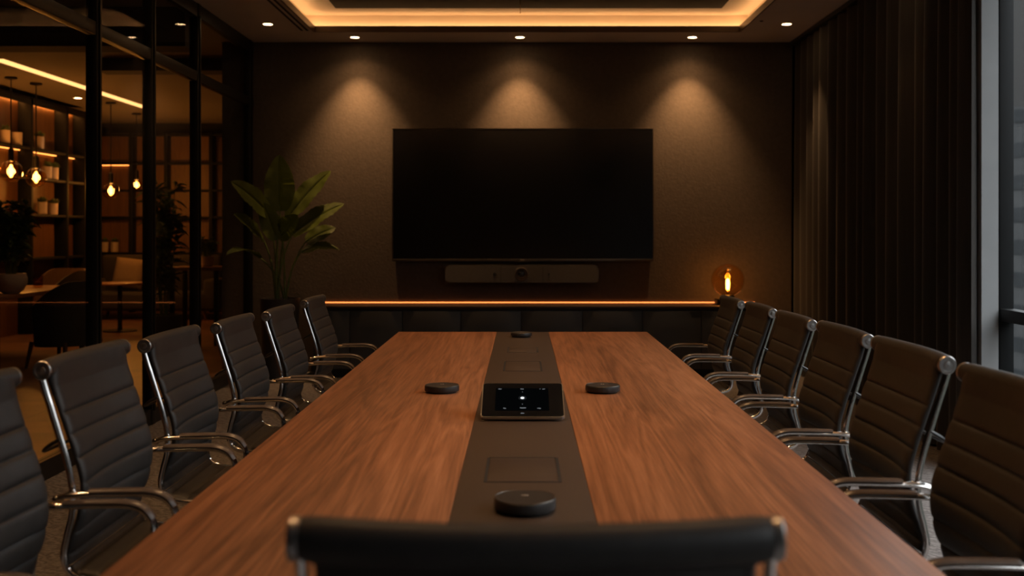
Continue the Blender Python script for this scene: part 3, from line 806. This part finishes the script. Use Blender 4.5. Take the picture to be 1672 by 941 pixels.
def bookcase(name, label, loc, rz, widths, height, shelves, led, depth=.20, ledw=None):
    """front at local y = 0, facing -y, running +x; back at +depth"""
    t = thing(name, label, 'bookcase', loc, rz)
    W = sum(widths)
    bm = bmesh.new(); span(bm, 0, W, depth - .02, depth, 0, height); obj('back_panel', bm, M['shelfwood'], t)
    x = 0
    for i, w_ in enumerate([0] + widths):
        x += w_
        bm = bmesh.new(); span(bm, x - .03, x + .03, 0, depth - .02, 0, height, .003); obj('upright', bm, M['wframe'], t)
    for z in shelves:
        bm = bmesh.new(); span(bm, 0, W, .01, depth - .02, z - .035, z, .003)
        if z == shelves[0] and z in led: span(bm, 0, W, .0, .022, z - .10, z - .03, .002)
        sh = obj('shelf', bm, M['wframe'], t)
        if z in led:
            bm = bmesh.new(); span(bm, .04, (ledw or W) - .04, depth - .05, depth - .03, z - .044, z - .035); obj('led_strip', bm, M['ledt'] if z == shelves[0] else M['ledc'], sh)
    return t
bookcase('bookcase', 'tall backlit walnut bookcase along left side of the lounge', (-6.45, 11.0, 0), PI / 2, [1.55, 1.55, 1.1, .62], 3.12, [3.12, 2.46, 2.07, 1.58, 1.0], (3.12, 2.46))
bookcase('bookcase', 'dark shelving unit on far lounge wall behind the third pendant', (-7.15, 17.85, 0), 0, [.62, .58, .75, 1.0, 1.0], 3.0, [2.98, 2.50, 2.05, 1.6, 1.0], (2.50,), ledw=.62)

def shelf_pot(px, py_base, X, label, h=.17, r=.062, cat='pot', plant=True, kind='white'):
    """pot standing on a shelf of the long bookcase at X"""
    Y = X * F / (px - VX); z = EYE - (py_base - VY) * Y / F
    t = thing('potted_herb' if plant else 'ceramic_pot', label, 'plant' if plant else 'pot', (X, Y, z), 0, 'pots on the lounge shelves')
    bm = bmesh.new(); lathe(bm, [(r * .8, 0), (r, .01), (r * 1.05, h), (r * .95, h), (r * .92, h - .02), (.001, h - .02)], n=24, cap=False); obj('pot', bm, M[kind], t)
    if plant:
        rnd = random.Random(int(px * 7)); bm = bmesh.new()
        for k in range(46):
            a = rnd.uniform(0, 2 * PI); e = rnd.uniform(.15, 1.35); L = rnd.uniform(.04, .075)
            d = Vector((math.cos(a) * math.cos(e), math.sin(a) * math.cos(e), math.sin(e)))
            p0 = Vector((0, 0, h - .01)) + d * .03; p1 = p0 + d * L; s_ = d.cross(Vector((0, 0, 1))).normalized() * .018
            vs = [bm.verts.new(q) for q in (p0, p0.lerp(p1, .5) + s_, p1, p0.lerp(p1, .5) - s_)]; bm.faces.new(vs)
        o = obj('foliage', bm, M['bush'], t); sm = o.modifiers.new('thick', 'SOLIDIFY'); sm.thickness = .002
    return t
XS = -6.535
def fix(t, z): t.location.z = z
for (px, z, lab, pl) in ((9, 2.461, 'dark leafy pot on upper lit shelf nearest left picture edge', True), (28, 2.461, 'plain pot on upper lit shelf behind first pendant cord', False), (64, 2.461, 'white pot with herb on upper lit shelf, behind second pendant cord', True),
                        (77, 2.071, 'left one of two white pots on second shelf, beyond second pendant', True), (88, 2.071, 'right one of two white pots on second shelf, beyond second pendant', True),
                        (69, 1.581, 'left one of two white pots on third bookcase shelf', True), (87, 1.581, 'right one of two white pots on third bookcase shelf', True)):
    tt = shelf_pot(px, 300, XS, lab, .17 if px != 87 else .16, .06, plant=pl); fix(tt, z)
for (px, z, lab) in ((171, 1.001, 'left small white pot on far shelving above the sofa'), (187, 1.001, 'right small white pot on far shelving above the sofa')):
    tt = shelf_pot(px, 400, (px - VX) * 17.93 / F, lab, .17, .06); fix(tt, z)

def armchair(label, loc, rz, mat, w_=.62, scale=1., group='lounge armchairs'):
    t = thing('armchair', label, 'armchair', loc, rz, group)
    bm = bmesh.new(); n = 28; fr, bk = [], []
    for i in range(9):
        v = i / 8; rf, rb = [], []
        for k in range(n + 1):
            a = PI * (-.12 + 1.24 * k / n)      # opens to +y
            q = abs(k / n - .5) * 2
            top = .86 - .26 * max(0, (q - .35) / .65) ** 1.4
            z = .22 + (top - .22) * v
            rr = .29 + .03 * v
            d = Vector((math.cos(a), -math.sin(a), 0))
            rf.append(d * rr + Vector((0, 0, z))); rb.append(d * (rr - .055 + .02 * v) + Vector((0, 0, z)))
        fr.append(rf); bk.append(rb)
    grid_solid(bm, fr, bk); obj('shell', bm, mat, t, 50)
    bm = bmesh.new(); lathe(bm, [(.20, .24), (.262, .26), (.268, .38), (.255, .43), (.20, .45), (.001, .455)], n=32); obj('seat', bm, mat, t, 50)
    for sx in (-1, 1):
        for sy in (-1, 1):
            bm = bmesh.new(); tube(bm, [(sx * .20, sy * .19, .26), (sx * .24, sy * .23, .0)], .02, 10, radii=[1.2, .7]); obj('leg', bm, M['legw'], t)
    return t
armchair('dark barrel armchair nearest the glass, seen from behind at left', (-4.62, 10.75, 0), math.radians(75), M['fabric'])
armchair('dark armchair beyond the lounge table, its back to bookcase', (-5.50, 13.1, 0), math.radians(150), M['fabric'])
armchair('brown armchair at far side of lounge table below the shelves', (-6.02, 14.0, 0), math.radians(180), M['brownfab'])
armchair('black armchair in lower left corner, before the lounge table', (-4.95, 9.35, 0), math.radians(10), M['fabric'])

def lounge_table(label, c, sx, sy, h, round_=False):
    t = thing('lounge_table', label, 'table', (c[0], c[1], 0), 0, 'lounge tables')
    bm = bmesh.new()
    if round_: lathe(bm, [(sx - .01, h - .03), (sx, h - .02), (sx, h - .004), (sx - .006, h)], n=40)
    else: span(bm, -sx, sx, -sy, sy, h - .04, h, .006)
    obj('tabletop', bm, M['tabwood'], t)
    if round_:
        bm = bmesh.new(); lathe(bm, [(.22, 0), (.22, .015), (.03, .03), (.03, h - .03)], n=24); obj('pedestal', bm, M['frame'], t)
    else:
        for a_ in (-1, 1):
            for q in (-1, 1):
                bm = bmesh.new(); span(bm, a_ * (sx - .06) - .025, a_ * (sx - .06) + .025, q * (sy - .06) - .025, q * (sy - .06) + .025, 0, h - .04, .003); obj('leg', bm, M['frame'], t)
lounge_table('wooden lounge table carrying the white plant bowl, at left', (-5.55, 11.15), .62, 1.05, .74)
lounge_table('small round wooden table before the sofa with beige cushion', (-5.45, 14.5), .33, 0, .66, True)
lounge_table('dark-legged wooden side table beyond tall lounge tree', (-3.88, 12.9), .32, .3, .93)

def foliage_plant(name, label, loc, pot_prof, potmat, stems, top, spread, nleaf, leafL, leafW, seed, z0):
    rnd = random.Random(seed)
    t = thing(name, label, 'plant', loc)
    bm = bmesh.new(); lathe(bm, pot_prof, n=36, cap=False); obj('pot', bm, M[potmat], t)
    ends = []
    for k in range(stems):
        a = 2 * PI * k / stems + rnd.uniform(-.3, .3)
        e = Vector((math.cos(a) * spread * rnd.uniform(.2, .75), math.sin(a) * spread * rnd.uniform(.2, .75), z0 + (top - z0) * rnd.uniform(.7, 1.)))
        r0 = Vector((math.cos(a) * .03, math.sin(a) * .03, z0 - .03))
        pts = catmull([r0, r0.lerp(e, .5) + Vector((0, 0, .05)), e], 8); ends.append(pts)
        bm = bmesh.new(); tube(bm, pts, .008, 6, radii=[1.4 - .9 * i / (len(pts) - 1) for i in range(len(pts))]); obj('stem', bm, M['stem'], t)
    bm = bmesh.new()
    for k in range(nleaf):
        pts = ends[k % stems]; u = rnd.uniform(.3, 1.); p0 = pts[int(u * (len(pts) - 1))]
        a = rnd.uniform(0, 2 * PI); e = rnd.uniform(-.5, .9)
        d = Vector((math.cos(a) * math.cos(e), math.sin(a) * math.cos(e), math.sin(e)))
        L = leafL * rnd.uniform(.6, 1.2); s_ = d.cross(Vector((rnd.uniform(-.4, .4), rnd.uniform(-.4, .4), 1))).normalized() * leafW * rnd.uniform(.7, 1.1)
        n_ = s_.cross(d).normalized()
        q = [p0, p0 + d * L * .3 + s_ * .8 + n_ * .01, p0 + d * L * .6 + s_ * .85 - n_ * .0, p0 + d * L - Vector((0, 0, L * .25)), p0 + d * L * .6 - s_ * .85, p0 + d * L * .3 - s_ * .8 + n_ * .01]
        m_ = [p0 + d * L * .3 - n_ * .01, p0 + d * L * .6 - n_ * .015]
        V = [bm.verts.new(x) for x in q]; W = [bm.verts.new(x) for x in m_]
        bm.faces.new((V[0], V[1], W[0])); bm.faces.new((V[1], V[2], W[1], W[0])); bm.faces.new((V[2], V[3], W[1]))
        bm.faces.new((V[0], W[0], V[5])); bm.faces.new((W[0], W[1], V[4], V[5])); bm.faces.new((W[1], V[3], V[4]))
    o = obj('foliage', bm, M['bush'], t, 60); sm = o.modifiers.new('thick', 'SOLIDIFY'); sm.thickness = .0015
    return t
pb = at(18, 480, 10.6)
foliage_plant('potted_bush', 'leafy green plant in round white bowl on the lounge table', (pb.x, 10.6, .741), [(.07, 0), (.115, .03), (.15, .10), (.152, .15), (.135, .195), (.125, .195), (.13, .15), (.001, .15)], 'white', 9, .95, .30, 330, .15, .035, 4, .17)
foliage_plant('potted_tree', 'tall dark leafy tree in a pot behind the third glass pane', (-4.12, 12.3, 0), [(.15, 0), (.19, .02), (.21, .36), (.2, .4), (.18, .4), (.18, .36), (.001, .36)], 'pot', 8, 2.0, .33, 420, .17, .035, 9, .38)
foliage_plant('potted_shrub', 'small green plant on side table behind the last glass pane', (-3.80, 12.9, .931), [(.05, 0), (.07, .01), (.085, .12), (.075, .12), (.07, .10), (.001, .10)], 'white', 6, .34, .16, 120, .10, .02, 12, .11)

def sofa():
    t = thing('sofa', 'dark two-seat sofa below the far shelves with beige cushion on it', 'sofa', (-5.72, 16.7, 0))
    bm = bmesh.new(); span(bm, -.95, .95, -.40, .40, .14, .42, .05); obj('seat', bm, M['fabric'], t, 50)
    bm = bmesh.new(); span(bm, -.95, .95, .22, .44, .30, .98, .06); obj('backrest', bm, M['fabric'], t, 50)
    for s in (-1, 1):
        bm = bmesh.new(); span(bm, s * .95 - .1, s * .95 + .1, -.4, .42, .14, .62, .05); obj('arm', bm, M['fabric'], t, 50)
        for q in (-.33, .33):
            bm = bmesh.new(); tube(bm, [(s * .85, q, .16), (s * .88, q, 0)], .022, 8, radii=[1.2, .8]); obj('leg', bm, M['legw'], t)
    c = at(212, 437, 16.7)
    bm = bmesh.new(); n = 10; fr, bk = [], []
    for i in range(n + 1):
        rf, rb = [], []
        for j in range(n + 1):
            u, v = i / n * 2 - 1, j / n * 2 - 1
            th = .085 * (1 - u ** 4) ** .5 * (1 - v ** 4) ** .5 + .004
            k = 1 - .06 * (1 - u * u) * abs(v) ** 3 - .0
            q = 1 - .06 * (1 - v * v) * abs(u) ** 3
            rf.append(Vector((v * .235 * q, -th, u * .235 * k))); rb.append(Vector((v * .235 * q, th, u * .235 * k)))
        fr.append(rf); bk.append(rb)
    grid_solid(bm, fr, bk)
    o = obj('throw_cushion', bm, M['cushion'], None, 60); tag(o, 'square beige cushion leaning on the dark lounge sofa', 'cushion')
    o.location = (c.x, 16.7 - .03, .70); o.rotation_euler = (math.radians(-16), math.radians(6), 0)
sofa()
t = thing('votive_glass', 'small glass votive beside the white bowl on the lounge table', 'candle holder', (at(62, 470, 11.75).x, 11.75, .741))
bm = bmesh.new(); lathe(bm, [(.035, 0), (.05, .01), (.055, .13), (.05, .13), (.045, .02), (.001, .02)], n=24, cap=False); obj('glass', bm, M['candle'], t)
bm = bmesh.new(); lathe(bm, [(.036, .022), (.036, .06), (.001, .062)], n=20); obj('candle', bm, M['cushion'], t)

# ------------------------------------------------------------------ city outside the window
b = bmesh.new(); span(b, 3, 900, -300, 900, -31, -30); struct('ground', b, M['ground'])
def building(label, x0, x1, y0, y1, z1_, mat, rows, group=None):
    t = thing('office_tower' if z1_ > 0 else 'city_block', label, 'building', (x0, y0, -30), 0, group)
    w_, d_, h_ = x1 - x0, y1 - y0, z1_ + 30
    bm = bmesh.new(); span(bm, 0, w_, 0, d_, 0, h_); span(bm, w_ * .3, w_ * .6, d_ * .3, d_ * .6, h_, h_ + 1.5); obj('block', bm, mat, t)
    bm = bmesh.new()
    for k in range(rows):
        z = h_ * (k + .45) / rows; span(bm, -.05, w_ + .05, -.05, d_ + .05, z, z + h_ / rows * .45)
    obj('window_band', bm, M['screen2'], t)
M['screen2'] = pbr('facade_glass', (.018, .020, .022), .5, spec=.2, var=.2, vscale=.5)
building('tall grey office tower seen through the right window', 56, 80, 122, 150, 15.5, M['tower'], 14)
building('slim grey office tower at edge of the right window', 52.2, 55, 112, 118, 11, M['tower'], 12)
for k, (x, y, z, w_) in enumerate(((80, 170, -9, 14), (108, 235, -6, 20), (150, 320, -4, 26), (96, 152, -15, 9), (190, 410, -2, 30))):
    building('low brown city block beneath the towers outside the right window', x - w_ / 2, x + w_ / 2, y, y + w_, z, M['city'], 5, 'low city blocks outside')

# ------------------------------------------------------------------ sky, camera, render look
wd = bpy.data.worlds.new('World'); SC.world = wd; wd.use_nodes = True
nt = wd.node_tree; nt.nodes.clear(); N, L = nt.nodes.new, nt.links.new
tc = N('ShaderNodeTexCoord'); sx = N('ShaderNodeSeparateXYZ'); L(tc.outputs['Generated'], sx.inputs[0])
rp = N('ShaderNodeValToRGB'); e = rp.color_ramp.elements       # overcast dusk: zenith brighter than horizon
e[0].position = .0; e[0].color = (.05, .052, .055, 1); e[1].position = .7; e[1].color = (6.5, 7.0, 7.5, 1)
k = e.new(.20); k.color = (.09, .094, .097, 1); k = e.new(.32); k.color = (2.4, 2.6, 2.75, 1)
L(sx.outputs['Z'], rp.inputs[0])
bg = N('ShaderNodeBackground'); bg.inputs[1].default_value = 1.0
L(rp.outputs[0], bg.inputs[0]); ow = N('ShaderNodeOutputWorld'); L(bg.outputs[0], ow.inputs[0])

cam = bpy.data.cameras.new('camera'); co = bpy.data.objects.new('camera', cam); COL.objects.link(co)
co.location = (0, 0, EYE); co.rotation_euler = (PI / 2, 0, 0)
cam.sensor_width = 36; cam.lens = F / 1672 * 36
cam.shift_x = -(VX - 836) / 1672; cam.shift_y = -(470.5 - VY) / 1672
cam.clip_start = .05; cam.clip_end = 2000
cam.dof.use_dof = True; cam.dof.focus_distance = 4.6; cam.dof.aperture_fstop = 3.2
SC.camera = co
SC.view_settings.view_transform = 'Standard'; SC.view_settings.look = 'None'
SC.view_settings.exposure = 0.; SC.view_settings.gamma = 1.; SC.view_settings.use_curve_mapping = False
cy = SC.cycles
cy.use_denoising = True; cy.max_bounces = 10; cy.diffuse_bounces = 4; cy.glossy_bounces = 5; cy.transmission_bounces = 6; cy.transparent_max_bounces = 24
cy.sample_clamp_indirect = 4.; cy.caustics_reflective = False; cy.caustics_refractive = False
